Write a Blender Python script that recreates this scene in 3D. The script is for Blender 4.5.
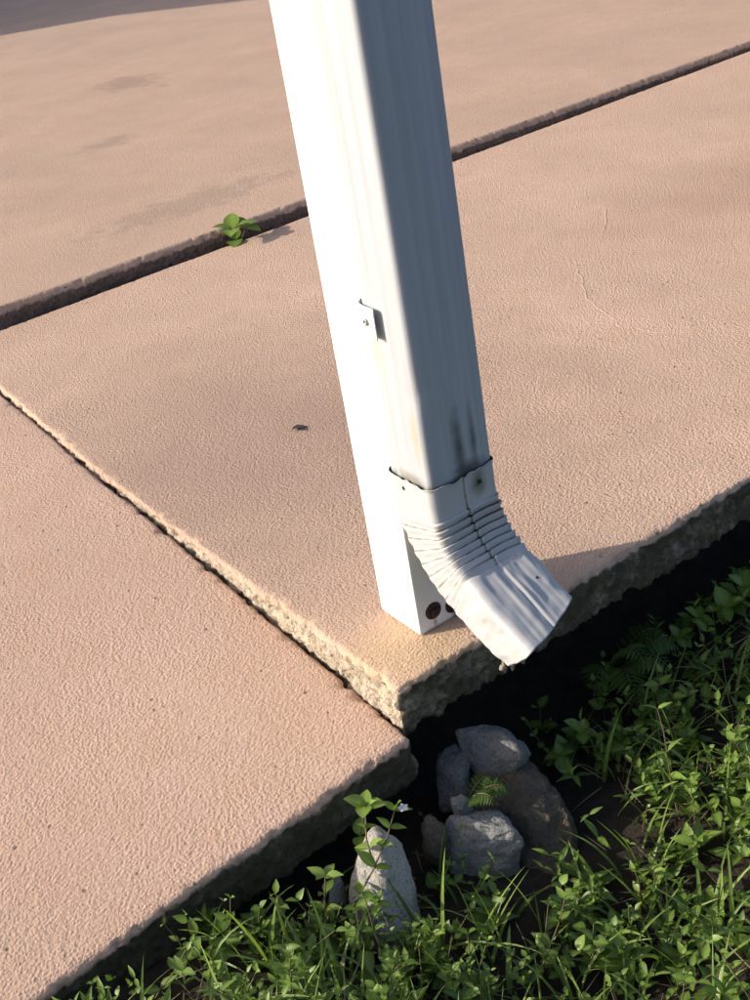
import bpy, bmesh, math, random
import numpy as np
from mathutils import Vector, Matrix, noise, geometry

for o in list(bpy.data.objects):
    bpy.data.objects.remove(o)
SC = bpy.context.scene
COL = SC.collection
random.seed(7)
RNG = np.random.default_rng(11)

# ---------------------------------------------------------------- camera
cam_d = bpy.data.cameras.new('camera')
cam_d.sensor_fit = 'VERTICAL'
cam_d.sensor_height = 36.0
cam_d.lens = 44.78
cam_d.clip_start = 0.02
cam_d.clip_end = 400
cam = bpy.data.objects.new('camera', cam_d)
COL.objects.link(cam)
ax_r, ax_d, ax_f = Vector((0.7997, -0.5806, -0.1524)), None, Vector((0.4411, 0.7399, -0.5079))
ax_f.normalize()
ax_r = (ax_r - ax_f * ax_r.dot(ax_f)).normalized()
ax_u = ax_r.cross(ax_f)
M = Matrix((ax_r, ax_u, -ax_f)).transposed().to_4x4()
M.translation = Vector((-0.7019, -1.1228, 1.0))
cam.matrix_world = M
SC.camera = cam

# ---------------------------------------------------------------- sky, sun, exposure
SUN_EL = math.radians(24)
SX, SY = -0.875, 0.485
w = bpy.data.worlds.new('World')
SC.world = w
w.use_nodes = True
wn = w.node_tree.nodes
sky = wn.new('ShaderNodeTexSky')
sky.sky_type = 'NISHITA'
sky.sun_disc = False
sky.sun_elevation = SUN_EL
sky.sun_rotation = math.atan2(SX, SY)
sky.air_density = 0.55
sky.dust_density = 2.2
sky.ozone_density = 0.4
wn['Background'].inputs['Strength'].default_value = 0.15
w.node_tree.links.new(sky.outputs[0], wn['Background'].inputs['Color'])
sun_d = bpy.data.lights.new('sun', 'SUN')
sun_d.energy = 3.7
sun_d.angle = math.radians(0.5)
sun_d.color = (1.0, 0.925, 0.81)
sun = bpy.data.objects.new('sun', sun_d)
COL.objects.link(sun)
sdir = Vector((SX * math.cos(SUN_EL), SY * math.cos(SUN_EL), math.sin(SUN_EL)))
sun.rotation_euler = sdir.to_track_quat('Z', 'Y').to_euler()
sun.location = sdir * 20
SC.view_settings.view_transform = 'Standard'
SC.view_settings.look = 'None'
SC.view_settings.exposure = 0.50
SC.view_settings.gamma = 1.0
SC.render.engine = 'CYCLES'


# ---------------------------------------------------------------- node helpers
class NT:
    def __init__(self, name):
        self.m = bpy.data.materials.new(name)
        self.m.use_nodes = True
        self.t = self.m.node_tree
        self.n = self.t.nodes
        self.b = self.n['Principled BSDF']

    def link(self, a, b):
        self.t.links.new(a, b)

    def put(self, sock, v):
        if hasattr(v, 'is_output'):
            self.link(v, sock)
        else:
            sock.default_value = v

    def coord(self):
        return self.n.new('ShaderNodeTexCoord').outputs['Object']

    def mapping(self, v, scale=(1, 1, 1), rot=(0, 0, 0), loc=(0, 0, 0)):
        k = self.n.new('ShaderNodeMapping')
        self.link(v, k.inputs['Vector'])
        k.inputs['Scale'].default_value = scale
        k.inputs['Rotation'].default_value = rot
        k.inputs['Location'].default_value = loc
        return k.outputs[0]

    def noise(self, v, scale, detail=4, rough=0.55, dist=0.0):
        k = self.n.new('ShaderNodeTexNoise')
        self.link(v, k.inputs['Vector'])
        k.inputs['Scale'].default_value = scale
        k.inputs['Detail'].default_value = detail
        k.inputs['Roughness'].default_value = rough
        k.inputs['Distortion'].default_value = dist
        return k.outputs['Fac']

    def voro(self, v, scale, feature='F1', out='Distance'):
        k = self.n.new('ShaderNodeTexVoronoi')
        k.feature = feature
        self.link(v, k.inputs['Vector'])
        k.inputs['Scale'].default_value = scale
        return k.outputs[out]

    def ramp(self, v, stops):
        k = self.n.new('ShaderNodeValToRGB')
        self.link(v, k.inputs[0])
        e = k.color_ramp.elements
        while len(e) < len(stops):
            e.new(0.5)
        for i, (p, c) in enumerate(stops):
            e[i].position = p
            e[i].color = (c, c, c, 1) if isinstance(c, (int, float)) else (*c, 1)
        return k.outputs[0]

    def mix(self, f, a, b, mode='MIX'):
        k = self.n.new('ShaderNodeMix')
        k.data_type = 'RGBA'
        k.blend_type = mode
        self.put(k.inputs[0], f)
        for s, v in ((k.inputs[6], a), (k.inputs[7], b)):
            if isinstance(v, tuple) and len(v) == 3:
                v = (*v, 1)
            self.put(s, v)
        return k.outputs[2]

    def math(self, op, a, b=0.0, c=None, clamp=False):
        k = self.n.new('ShaderNodeMath')
        k.operation = op
        k.use_clamp = clamp
        self.put(k.inputs[0], a)
        self.put(k.inputs[1], b)
        if c is not None:
            self.put(k.inputs[2], c)
        return k.outputs[0]

    def attr(self, name, out='Fac'):
        k = self.n.new('ShaderNodeAttribute')
        k.attribute_name = name
        return k.outputs[out]

    def bump(self, h, dist, strength=1.0, prev=None):
        k = self.n.new('ShaderNodeBump')
        k.inputs['Strength'].default_value = strength
        k.inputs['Distance'].default_value = dist
        self.link(h, k.inputs['Height'])
        if prev is not None:
            self.link(prev, k.inputs['Normal'])
        return k.outputs[0]

    def spot(self, v, c, r, wob=0.0, wscale=20, soft=1.0):
        """irregular stain mask round point c"""
        k = self.n.new('ShaderNodeVectorMath')
        k.operation = 'SUBTRACT'
        self.link(v, k.inputs[0])
        k.inputs[1].default_value = c
        k2 = self.n.new('ShaderNodeVectorMath')
        k2.operation = 'DIVIDE'
        self.link(k.outputs[0], k2.inputs[0])
        k2.inputs[1].default_value = r
        k3 = self.n.new('ShaderNodeVectorMath')
        k3.operation = 'LENGTH'
        self.link(k2.outputs[0], k3.inputs[0])
        d = k3.outputs['Value']
        if wob:
            d = self.math('ADD', d, self.math('MULTIPLY', self.math('SUBTRACT', self.noise(v, wscale, 5, 0.65), 0.5), wob))
        return self.math('DIVIDE', self.math('SUBTRACT', 1.0, d), soft, clamp=True)

    def out(self, color=None, rough=0.6, normal=None, spec=0.5, metal=0.0):
        if color is not None:
            self.put(self.b.inputs['Base Color'], (*color, 1) if isinstance(color, tuple) and len(color) == 3 else color)
        self.put(self.b.inputs['Roughness'], rough)
        self.b.inputs['Specular IOR Level'].default_value = spec
        self.b.inputs['Metallic'].default_value = metal
        if normal is not None:
            self.link(normal, self.b.inputs['Normal'])
        return self.m


# ---------------------------------------------------------------- materials
def mat_slab(name, tone, rawcol, grain=1.0, stains=(), sides=True):
    t = NT(name)
    v = t.coord()
    big = t.noise(v, 2.6, 5, 0.6)
    mid = t.noise(v, 14, 5, 0.6)
    fine = t.noise(v, 190, 2, 0.6)
    c1 = tuple(x * 0.86 for x in tone)
    c2 = (tone[0] * 0.90, tone[1] * 0.84, tone[2] * 0.78)
    col = t.mix(t.ramp(big, [(0.35, 0), (0.65, 1)]), c1, tone)
    col = t.mix(t.math('MULTIPLY', t.ramp(mid, [(0.42, 0), (0.7, 1)]), 0.55), col, c2)
    col = t.mix(t.math('MULTIPLY', t.ramp(fine, [(0.48, 0), (0.72, 1)]), 0.22), col, tuple(x * 0.62 for x in tone))
    # scattered open pores
    pv = t.voro(v, 38)
    gate = t.ramp(t.noise(v, 9, 3), [(0.46, 0), (0.54, 1)])
    pore = t.math('MULTIPLY', t.ramp(pv, [(0.07, 1), (0.12, 0)]), gate)
    col = t.mix(t.math('MULTIPLY', pore, 0.7), col, (0.11, 0.075, 0.055))
    for (c, r, scol, amt, wob, ws, soft) in stains:
        col = t.mix(t.math('MULTIPLY', t.spot(v, c, r, wob, ws, soft), amt), col, scol)
    h1 = t.noise(v, 300, 3, 0.65)
    h2 = t.noise(v, 110, 2, 0.5)
    st = t.ramp(t.noise(v, 5, 2), [(0.32, 0.3), (0.68, 1)])
    h1 = t.math('MULTIPLY', t.math('POWER', h1, 1.3), st)
    hh = t.math('ADD', h1, t.math('MULTIPLY', h2, 0.45))
    vd = t.n.new('ShaderNodeVectorMath')
    vd.operation = 'ADD'
    t.link(v, vd.inputs[0])
    t.link(t.mix(1.0, t.math('MULTIPLY', h1, 0.012), (1.0, 0.6, 0.3), 'MULTIPLY'), vd.inputs[1])
    peb = t.ramp(t.voro(vd.outputs[0], 230), [(0.1, 0.26), (0.7, 0)])
    hh = t.math('ADD', t.math('MULTIPLY', hh, 0.75), peb)
    hh = t.math('SUBTRACT', hh, t.math('MULTIPLY', pore, 0.4))
    nb = t.bump(hh, 0.0038 * grain, 0.85)
    if not sides:
        return t.out(col, 0.82, nb, 0.25)
    # raw concrete on broken sides
    raw = t.attr('raw')
    n1 = t.noise(v, 45, 6, 0.65)
    rr = t.ramp(t.math('ADD', raw, t.math('MULTIPLY', t.math('SUBTRACT', n1, 0.5), 0.7)), [(0.42, 0), (0.56, 1)])
    agg = t.ramp(t.voro(v, 120), [(0.0, 0.25), (0.6, 0.8)])
    rc = t.mix(t.ramp(t.noise(v, 30, 6, 0.7), [(0.3, 0), (0.7, 1)]), tuple(x * 0.72 for x in rawcol), rawcol)
    rc = t.mix(0.5, rc, agg, 'OVERLAY')
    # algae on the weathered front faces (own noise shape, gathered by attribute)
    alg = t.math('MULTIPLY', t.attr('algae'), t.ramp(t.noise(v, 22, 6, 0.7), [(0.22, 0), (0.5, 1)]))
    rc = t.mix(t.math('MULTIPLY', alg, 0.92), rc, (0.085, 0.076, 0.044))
    pit = t.ramp(t.voro(v, 75), [(0.12, 1), (0.28, 0)])
    rc = t.mix(t.math('MULTIPLY', pit, 0.55), rc, tuple(x * 0.3 for x in rawcol))
    col = t.mix(rr, col, rc)
    nb = t.bump(t.math('MULTIPLY', t.math('ADD', t.noise(v, 110, 6, 0.75), t.math('MULTIPLY', pit, -0.35)), rr), 0.007, 1.0, nb)
    return t.out(col, 0.82, nb, 0.25)


PINK = (0.66, 0.455, 0.332)
A_post = ('pink_concrete', PINK, (0.60, 0.49, 0.365), 1.0, [
    ((-0.02, 0.0, 0), (0.10, 0.09, 0.05), (0.60, 0.42, 0.24), 0.7, 0.9, 25, 0.5),
    ((0.25, 0.62, 0), (0.35, 0.25, 1), (0.40, 0.268, 0.195), 0.75, 1.5, 7, 0.9),
    ((0.12, 0.60, 0), (0.75, 0.75, 1), (0.44, 0.30, 0.222), 0.95, 1.3, 4, 0.8),
    ((1.6, 0.8, 0), (0.6, 0.3, 1), (0.43, 0.27, 0.19), 0.5, 1.3, 6, 0.9)])
A_left = ('pink_concrete_worn', (0.64, 0.434, 0.319), (0.22, 0.19, 0.13), 0.95)
A_back = ('pink_concrete_smooth', (0.59, 0.408, 0.297), (0.20, 0.145, 0.115), 0.7, [
    ((0.72, 1.98, 0), (0.34, 0.11, 1), (0.38, 0.27, 0.195), 0.6, 2.2, 22, 0.5),
    ((1.42, 3.75, 0), (0.17, 0.20, 1), (0.36, 0.245, 0.175), 0.7, 3.2, 14, 0.7),
    ((0.9, 2.9, 0), (0.14, 0.08, 1), (0.38, 0.26, 0.19), 0.6, 3.2, 16, 0.7)])

M_slab_post, M_slab_left, M_slab_back = [(mat_slab(*a), mat_slab(*a, sides=False)) if len(a) > 4 else (mat_slab(*a), mat_slab(*a, (), False)) for a in (A_post, A_left, A_back)]


def mat_paint(name, col, rough, grime, stripes=0.0, dirt_shade_col=(0.10, 0.095, 0.06), spots=(), bumpy=0.0):
    t = NT(name)
    v = t.coord()
    st = t.noise(t.mapping(v, (60, 60, 2.5)), 1.0, 4, 0.6)
    c = t.mix(t.math('MULTIPLY', t.ramp(st, [(0.4, 0), (0.75, 1)]), stripes), col, tuple(x * 0.72 for x in col))
    n = t.noise(v, 40, 6, 0.7)
    c = t.mix(t.math('MULTIPLY', t.ramp(n, [(0.55, 0), (0.8, 1)]), grime), c, (0.45, 0.40, 0.27))
    fl = t.ramp(t.voro(v, 30), [(0.02, 1), (0.035, 0)])
    fl = t.math('MULTIPLY', fl, t.ramp(t.noise(v, 14, 2), [(0.58, 0), (0.6, 1)]))
    c = t.mix(t.math('MULTIPLY', fl, 0.8), c, (0.08, 0.08, 0.07))
    for (p, r, scol, amt, wob, ws, soft) in spots:
        c = t.mix(t.math('MULTIPLY', t.spot(v, p, r, wob, ws, soft), amt), c, scol)
    d = t.attr('dirt_shade')
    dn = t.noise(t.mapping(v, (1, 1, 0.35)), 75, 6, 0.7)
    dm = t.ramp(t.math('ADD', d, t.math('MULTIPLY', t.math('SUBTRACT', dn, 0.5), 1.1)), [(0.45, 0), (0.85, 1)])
    c = t.mix(t.math('MULTIPLY', dm, 0.92), c, dirt_shade_col)
    c = t.mix(t.math('MULTIPLY', t.ramp(t.math('MULTIPLY', d, 0.5), [(0.40, 0), (0.52, 1)]), 0.93), c, (0.022, 0.02, 0.016))  # near-black: painted shade of the elbow folds, and its dark seam
    nb = t.bump(t.noise(t.mapping(v, (1, 1, 0.25)), 25, 3), 0.0012 + bumpy, 0.5)
    return t.out(c, t.ramp(n, [(0.3, rough), (0.8, rough + 0.2)]), nb, 0.5)


M_post = mat_paint('post_white_paint', (0.80, 0.79, 0.77), 0.32, 0.10, 0.12, spots=[
    ((0.0265, -0.001, 0.010), (0.004, 0.004, 0.012), (0.30, 0.15, 0.08), 0.8, 1.0, 120, 0.8),
    ((0.0590, -0.001, 0.006), (0.005, 0.004, 0.010), (0.30, 0.15, 0.08), 0.8, 1.0, 120, 0.8)])
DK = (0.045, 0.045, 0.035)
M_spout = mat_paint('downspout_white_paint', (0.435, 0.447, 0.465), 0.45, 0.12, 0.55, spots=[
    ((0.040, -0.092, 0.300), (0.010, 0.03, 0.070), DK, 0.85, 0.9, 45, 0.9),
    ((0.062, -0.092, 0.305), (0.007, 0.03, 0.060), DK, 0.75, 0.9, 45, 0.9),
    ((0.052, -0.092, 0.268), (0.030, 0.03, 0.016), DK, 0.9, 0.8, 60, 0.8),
    ((-0.008, -0.072, 0.33), (0.03, 0.010, 0.05), (0.38, 0.36, 0.25), 0.8, 0.9, 40, 0.9),
    ((-0.008, -0.02, 0.42), (0.03, 0.016, 0.04), (0.52, 0.47, 0.34), 0.6, 0.9, 40, 0.9),
    ((-0.008, -0.050, 0.268), (0.03, 0.04, 0.010), (0.2, 0.18, 0.12), 0.7, 1.0, 70, 0.8)])
M_elbow = mat_paint('elbow_white_paint', (0.48, 0.475, 0.468), 0.36, 0.35, 0.15, dirt_shade_col=(0.16, 0.145, 0.09), spots=[
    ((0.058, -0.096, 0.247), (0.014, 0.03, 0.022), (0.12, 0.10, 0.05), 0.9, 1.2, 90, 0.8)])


def mat_simple(name, col, var, scale, rough, bump_d, metal=0.0, spec=0.4, detail=6):
    t = NT(name)
    v = t.coord()
    n = t.noise(v, scale, detail, 0.65)
    c = t.mix(t.ramp(n, [(0.3, 0), (0.7, 1)]), col, var)
    return t.out(c, rough, t.bump(t.noise(v, scale * 2.2, detail, 0.7), bump_d, 0.9), spec, metal)


def mat_rock(name, col, soil):
    t = NT(name)
    v = t.coord()
    n = t.noise(v, 18, 7, 0.65)
    c = t.mix(t.ramp(n, [(0.3, 0), (0.7, 1)]), tuple(x * 0.68 for x in col), col)
    sp = t.ramp(t.noise(v, 300, 2), [(0.3, 0.3), (0.7, 0.7)])
    c = t.mix(0.5, c, sp, 'OVERLAY')
    c = t.mix(t.math('MULTIPLY', t.ramp(t.noise(v, 11, 6, 0.7), [(0.5, 0), (0.72, 1)]), soil), c, (0.10, 0.075, 0.045))
    pit = t.ramp(t.voro(v, 130), [(0.1, 1), (0.3, 0)])
    c = t.mix(t.math('MULTIPLY', pit, 0.3), c, tuple(x * 0.35 for x in col))
    h = t.math('ADD', t.noise(v, 70, 5, 0.68), t.math('MULTIPLY', pit, -0.2))
    return t.out(c, 0.88, t.bump(h, 0.0075, 0.9), 0.2)


M_rock_pale = mat_rock('pale_limestone', (0.52, 0.48, 0.42), 0.30)
M_rock_grey = mat_rock('grey_rubble', (0.25, 0.25, 0.235), 0.5)
M_rock_block = mat_rock('pale_grey_rubble', (0.36, 0.355, 0.33), 0.4)
M_rock_brown = mat_rock('soil_stained_rock', (0.15, 0.125, 0.095), 0.9)
M_rust = mat_simple('rusty_bolt', (0.018, 0.014, 0.012), (0.06, 0.032, 0.02), 160, 0.6, 0.001, 0.3)
M_steel = mat_simple('dull_zinc', (0.40, 0.41, 0.42), (0.25, 0.25, 0.25), 140, 0.42, 0.0005, 0.7)
M_dark = mat_simple('near_black', (0.02, 0.018, 0.014), (0.05, 0.045, 0.03), 120, 0.9, 0.001)  # near-black, for the elbow's inner side and the screw holes
M_mud = mat_simple('dried_mud', (0.23, 0.18, 0.12), (0.35, 0.30, 0.22), 160, 0.95, 0.002)


def mat_leaf(name, c1, c2, trans=0.35):
    t = NT(name)
    v = t.coord()
    tint = t.attr('tint')
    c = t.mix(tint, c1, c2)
    mott = t.noise(v, 130, 4)
    c = t.mix(t.math('MULTIPLY', t.ramp(mott, [(0.4, 0), (0.7, 1)]), 0.35), c, tuple(x * 0.6 for x in c1))
    # midrib a little paler
    c = t.mix(t.math('MULTIPLY', t.attr('rib'), 0.35), c, tuple(min(1, x * 1.8) for x in c2))
    t.out(c, 0.42, None, 0.45)
    tr = t.n.new('ShaderNodeBsdfTranslucent')
    t.link(t.mix(1.0, c, (0.95, 1.0, 0.35), 'MULTIPLY'), tr.inputs['Color'])
    ms = t.n.new('ShaderNodeMixShader')
    ms.inputs[0].default_value = trans
    t.link(t.b.outputs[0], ms.inputs[1])
    t.link(tr.outputs[0], ms.inputs[2])
    t.link(ms.outputs[0], t.n['Material Output'].inputs['Surface'])
    return t.m


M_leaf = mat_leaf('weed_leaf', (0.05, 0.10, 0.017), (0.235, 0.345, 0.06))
M_grass = mat_leaf('grass_blade', (0.07, 0.13, 0.02), (0.25, 0.34, 0.08))
M_fern = mat_leaf('fern_leaf', (0.045, 0.085, 0.018), (0.09, 0.15, 0.03))
M_straw = mat_leaf('dry_straw', (0.20, 0.15, 0.09), (0.36, 0.29, 0.18), 0.2)
M_stem = mat_simple('weed_stem', (0.09, 0.11, 0.03), (0.16, 0.09, 0.06), 60, 0.6, 0.0003)
M_petal = mat_simple('pale_petal', (0.72, 0.70, 0.75), (0.62, 0.56, 0.68), 80, 0.6, 0.0003)
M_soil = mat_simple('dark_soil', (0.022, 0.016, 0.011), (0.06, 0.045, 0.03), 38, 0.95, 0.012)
M_wall = mat_simple('render_wall', (0.62, 0.58, 0.52), (0.55, 0.51, 0.46), 12, 0.85, 0.003)
M_roof = mat_simple('roof_sheet', (0.36, 0.34, 0.32), (0.28, 0.26, 0.25), 6, 0.7, 0.002)
M_chip = mat_simple('dead_leaf_brown', (0.05, 0.045, 0.045), (0.10, 0.08, 0.07), 160, 0.8, 0.001)


# ---------------------------------------------------------------- object helpers
def tag(o, label=None, cat=None, group=None, kind=None):
    for k, val in (('label', label), ('category', cat), ('group', group), ('kind', kind)):
        if val:
            o[k] = val
    return o


def empty(name, loc=(0, 0, 0)):
    o = bpy.data.objects.new(name, None)
    o.empty_display_size = 0.05
    o.location = loc
    COL.objects.link(o)
    return o


def link(name, me, mat, parent=None, smooth=True):
    if mat and not me.materials:
        me.materials.append(mat)
    if smooth:
        me.polygons.foreach_set('use_smooth', [True] * len(me.polygons))
    o = bpy.data.objects.new(name, me)
    COL.objects.link(o)
    if parent is not None:
        o.parent = parent
        o.location = -Vector(parent.location) if parent.parent is None else (0, 0, 0)
    return o


def mesh(name, V, F, attrs=None):
    me = bpy.data.meshes.new(name)
    me.from_pydata([tuple(map(float, p)) for p in V], [], [tuple(map(int, f)) for f in F])
    for k, a in (attrs or {}).items():
        at = me.attributes.new(k, 'FLOAT', 'POINT')
        at.data.foreach_set('value', np.asarray(a, dtype=np.float32))
    me.update()
    return me


def bm_mesh(name, bm):
    bmesh.ops.recalc_face_normals(bm, faces=bm.faces)
    me = bpy.data.meshes.new(name)
    bm.to_mesh(me)
    bm.free()
    return me


def fbm(p, sc, oct=4, seed=0.0):
    q = Vector(p) * sc + Vector((seed, seed * 1.7, -seed))
    return noise.fractal(q, 1.0, 2.0, oct, noise_basis='PERLIN_ORIGINAL')


def sines(x, y, seed):
    """cheap smooth 2-d noise for numpy arrays"""
    r = np.random.default_rng(seed)
    z = np.zeros_like(np.asarray(x, float))
    for k in range(9):
        a = r.uniform(0, 6.28)
        fr = 6 * 1.45 ** k
        z += np.sin((np.cos(a) * x + np.sin(a) * y) * fr + r.uniform(0, 6.28)) / 1.35 ** k
    return z / 3.0


# ---------------------------------------------------------------- terrain
def left_top(x, y):
    """height of the sunken left slab's top"""
    z = -0.060 + 0.090 * (np.minimum(y, 3.0) + 0.07)
    z = -0.003 - 0.008 * np.log1p(np.exp(np.clip((-0.003 - z) / 0.008, -30, 30)))
    return z + 0.012 * (x + 0.1)


def sstep(a, b, x):
    t = np.clip((np.asarray(x, float) - a) / (b - a), 0, 1)
    return t * t * (3 - 2 * t)


def ground_z(x, y):
    x = np.asarray(x, float)
    y = np.asarray(y, float)
    lawn = -0.215 + 0.090 * sstep(-0.25, -0.45, x) + 0.012 * sines(x, y, 5)
    lawn = lawn - 0.03 * np.exp(-(((x - 0.12) / 0.22) ** 2 + ((y + 0.12) / 0.16) ** 2))
    lawn = lawn - 0.040 * np.exp(-(((x + 0.01) / 0.12) ** 2 + ((y + 0.40) / 0.10) ** 2))
    lawn = lawn + 0.030 * np.exp(-(((x + 0.33) / 0.10) ** 2 + ((y + 0.33) / 0.10) ** 2))
    lawn = lawn + 0.055 * sstep(-0.40, -0.9, y) * sstep(-0.6, 0.3, x)
    under_r = -0.078
    under_l = left_top(x, y) - 0.078
    k = sstep(-0.11, -0.09, x)
    under = under_l * (1 - k) + under_r * k
    under = np.where(y > 1.60, -0.10, under)
    s = sstep(0.02, 0.34, y)
    return lawn * (1 - s) + (under - 0.004) * s


def build_ground():
    xs = np.concatenate([[-60, -30, -12, -6, -3.5, -2.4], np.arange(-1.6, 2.0, 0.018), [2.6, 4, 7, 14, 30, 60]])
    ys = np.concatenate([[-60, -30, -12, -6, -3.5, -2.2], np.arange(-1.5, 0.45, 0.018), np.arange(0.5, 2.0, 0.15), [2.6, 4, 7, 14, 30, 60]])
    X, Y = np.meshgrid(xs, ys)
    Z = ground_z(np.clip(X, -4, 5), np.clip(Y, -4, 3))
    V = np.stack([X, Y, Z], -1).reshape(-1, 3)
    n, m = len(xs), len(ys)
    i = (np.arange(m - 1)[:, None] * n + np.arange(n - 1)[None]).ravel()
    F = np.stack([i, i + 1, i + n + 1, i + n], 1)
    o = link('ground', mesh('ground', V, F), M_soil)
    tag(o, kind='structure')


build_ground()


# ---------------------------------------------------------------- slabs
def slab(name, corners, topz, thick, mat, fine, parent, rough_amp, edge_r=0.012, seed=1.0, wob=0.006, algae=(), lip=0.0):
    """corners counter-clockwise (x, y); fine = set of edge indices sampled finely; topz(x, y) = top height"""
    pts, nor, edge_id = [], [], []
    nc = len(corners)
    for e in range(nc):
        a = Vector(corners[e])
        b = Vector(corners[(e + 1) % nc])
        L = (b - a).length
        lim = fine.get(e)
        ts = []
        if lim:
            t = lim[0]
            ts = [0.0] if t > 0 else []
            while t < min(lim[1], L):
                ts.append(t)
                t += 0.0035
            if L - ts[-1] > 0.02:
                ts += list(np.arange(ts[-1] + 0.1, L - 0.05, 0.2))
        else:
            ts = list(np.arange(0, L - 0.1, 0.25))
        ts = [t for t in ts if t < 0.0001 or L - t > 0.0025]
        d = (b - a) / L
        nn = Vector((d.y, -d.x))
        for t in ts:
            p = a + d * t
            pts.append(p)
            nor.append(nn)
            edge_id.append(e)
    n = len(pts)
    fracs = []
    for i in range(n):
        a = Vector(corners[edge_id[i]])
        b = Vector(corners[(edge_id[i] + 1) % nc])
        fracs.append((pts[i] - a).length / (b - a).length)
    enor = []
    for e in range(nc):
        d = (Vector(corners[(e + 1) % nc]) - Vector(corners[e])).normalized()
        enor.append(Vector((d.y, -d.x)))

    def inset(ins):
        out = []
        for e in range(nc):
            n0, n1 = enor[e - 1], enor[e]
            bis = (n0 + n1).normalized()
            out.append(Vector(corners[e]) - bis * (ins / max(0.3, bis.dot(n1))))
        return out
    nor2 = [(nor[i] if fracs[i] * 5 > 0.02 else (nor[i] + nor[i - 1]).normalized()) for i in range(n)]
    prof = []                        # (inset, depth, raw, roughness factor)
    for ins in (0.16, 0.08, 0.05, 0.03, 0.020):
        prof.append((ins, 0.0, 0.0, 0.0))
    for k in range(7):
        a = math.radians(90 * k / 6)
        prof.append((edge_r * (1 - math.sin(a)), edge_r * (1 - math.cos(a)), 0.12 + 0.35 * k / 6, 0.05 + 0.08 * k))
    nrow = 16
    for k in range(1, nrow + 1):
        z = edge_r + (thick - edge_r) * k / nrow
        prof.append((0.0, z, 0.5 + 0.6 * k / nrow + 0.08, 1.0))
    prof.append((0.03, thick, 1.2, 0.8))
    prof.append((0.10, thick, 1.2, 0.3))
    V, raw, alg = [], [], []
    for (ins, dep, rw, rf) in prof:
        IC = inset(ins)
        for i in range(n):
            p = pts[i]
            nn = nor2[i]
            g = fbm((p.x, p.y, seed), 2.4, 3, seed) * wob
            q = IC[edge_id[i]].lerp(IC[(edge_id[i] + 1) % nc], fracs[i]) + nn * g
            z = float(topz(q.x, q.y)) - dep
            v3 = Vector((q.x, q.y, z))
            if rf:
                a = rough_amp * rf
                dsp = fbm(v3, 22, 5, seed) * a * 1.1 + fbm(v3, 85, 4, seed + 5) * a * 1.2
                v3.x += nn.x * dsp
                v3.y += nn.y * dsp
                v3.z += fbm(v3, 30, 4, seed + 9) * a * (0.55 if dep < thick - 0.001 else 1.3)
                if dep <= edge_r:
                    chip = max(0.0, fbm(v3, 48, 4, seed + 3) - 0.16) * 0.022 * rf
                    v3.z -= chip
                    v3.x -= nn.x * chip
                    v3.y -= nn.y * chip
            V.append(v3)
            raw.append(rw)
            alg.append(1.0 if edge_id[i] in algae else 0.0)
    F = []
    R = len(prof)
    for r in range(R - 1):
        for i in range(n):
            j = (i + 1) % n
            F.append((r * n + i, r * n + j, (r + 1) * n + j, (r + 1) * n + i))
    F = [f[::-1] for f in F]
    nside_f = len(F)
    # top skin: the inner ring filled with a loose grid of points
    lo = Vector((min(v.x for v in V[:n]), min(v.y for v in V[:n])))
    hi = Vector((max(v.x for v in V[:n]), max(v.y for v in V[:n])))
    loop2 = [v.xy for v in V[:n]]
    extra = []
    for gx in np.arange(lo.x + 0.05, hi.x, 0.09):
        for gy in np.arange(lo.y + 0.05, hi.y, 0.09):
            extra.append(Vector((float(gx), float(gy))))
    dv, de, df, ov, oe, of = geometry.delaunay_2d_cdt(loop2 + extra, [], [list(range(n))], 1, 1e-5)
    base = len(V)
    remap = []
    for k, p in enumerate(dv):
        src = [q for q in ov[k] if q < n]
        if src:
            remap.append(src[0])
        else:
            remap.append(len(V))
            V.append(Vector((p.x, p.y, float(topz(p.x, p.y)))))
            raw.append(0.0)
            alg.append(0.0)
    for f in df:
        g = [remap[k] for k in f]
        if len(set(g)) == 3:
            F.append(tuple(g))
    F.append(tuple(range((R - 1) * n, R * n))[::-1])
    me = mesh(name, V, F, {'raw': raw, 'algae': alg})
    me.materials.append(mat[0])
    me.materials.append(mat[1])
    mi = [1 if k < 3 * n or nside_f <= k < len(F) - 1 else 0 for k in range(len(F))]
    me.polygons.foreach_set('material_index', mi)
    return link(name, me, None, parent)


patio = empty('patio', (0.6, 0.8, 0))
tag(patio, kind='structure')
s1 = slab('concrete_slab', [(-0.088, -0.064), (3.4, -0.064), (3.4, 1.655), (-0.078, 1.655), (-0.104, 0.80), (-0.100, 0.45)],
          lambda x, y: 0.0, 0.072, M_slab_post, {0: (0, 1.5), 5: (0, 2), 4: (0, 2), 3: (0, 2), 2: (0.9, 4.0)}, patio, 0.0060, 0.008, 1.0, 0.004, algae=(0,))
s1['label'] = 'level pink concrete slab that the white post stands on'
s2 = slab('concrete_slab', [(-2.6, -0.23), (-0.096, -0.083), (-0.108, 0.45), (-0.112, 0.80), (-0.086, 1.645), (-2.6, 1.645)],
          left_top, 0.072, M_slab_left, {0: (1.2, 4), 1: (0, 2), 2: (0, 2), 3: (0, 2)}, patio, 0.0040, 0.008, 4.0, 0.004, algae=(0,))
s2['label'] = 'sunken pink concrete slab left of the post, a step lower at the joint'
s3 = slab('concrete_slab', [(-3.0, 1.690), (4.6, 1.690), (4.6, 9.0), (-3.0, 9.0)],
          lambda x, y: 0.038 - 0.009 * x, 0.09, M_slab_back, {0: (2.6, 6.6)}, patio, 0.004, 0.016, 8.0, 0.006)
s3['label'] = 'raised pink concrete slab behind the long dark joint'


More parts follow.
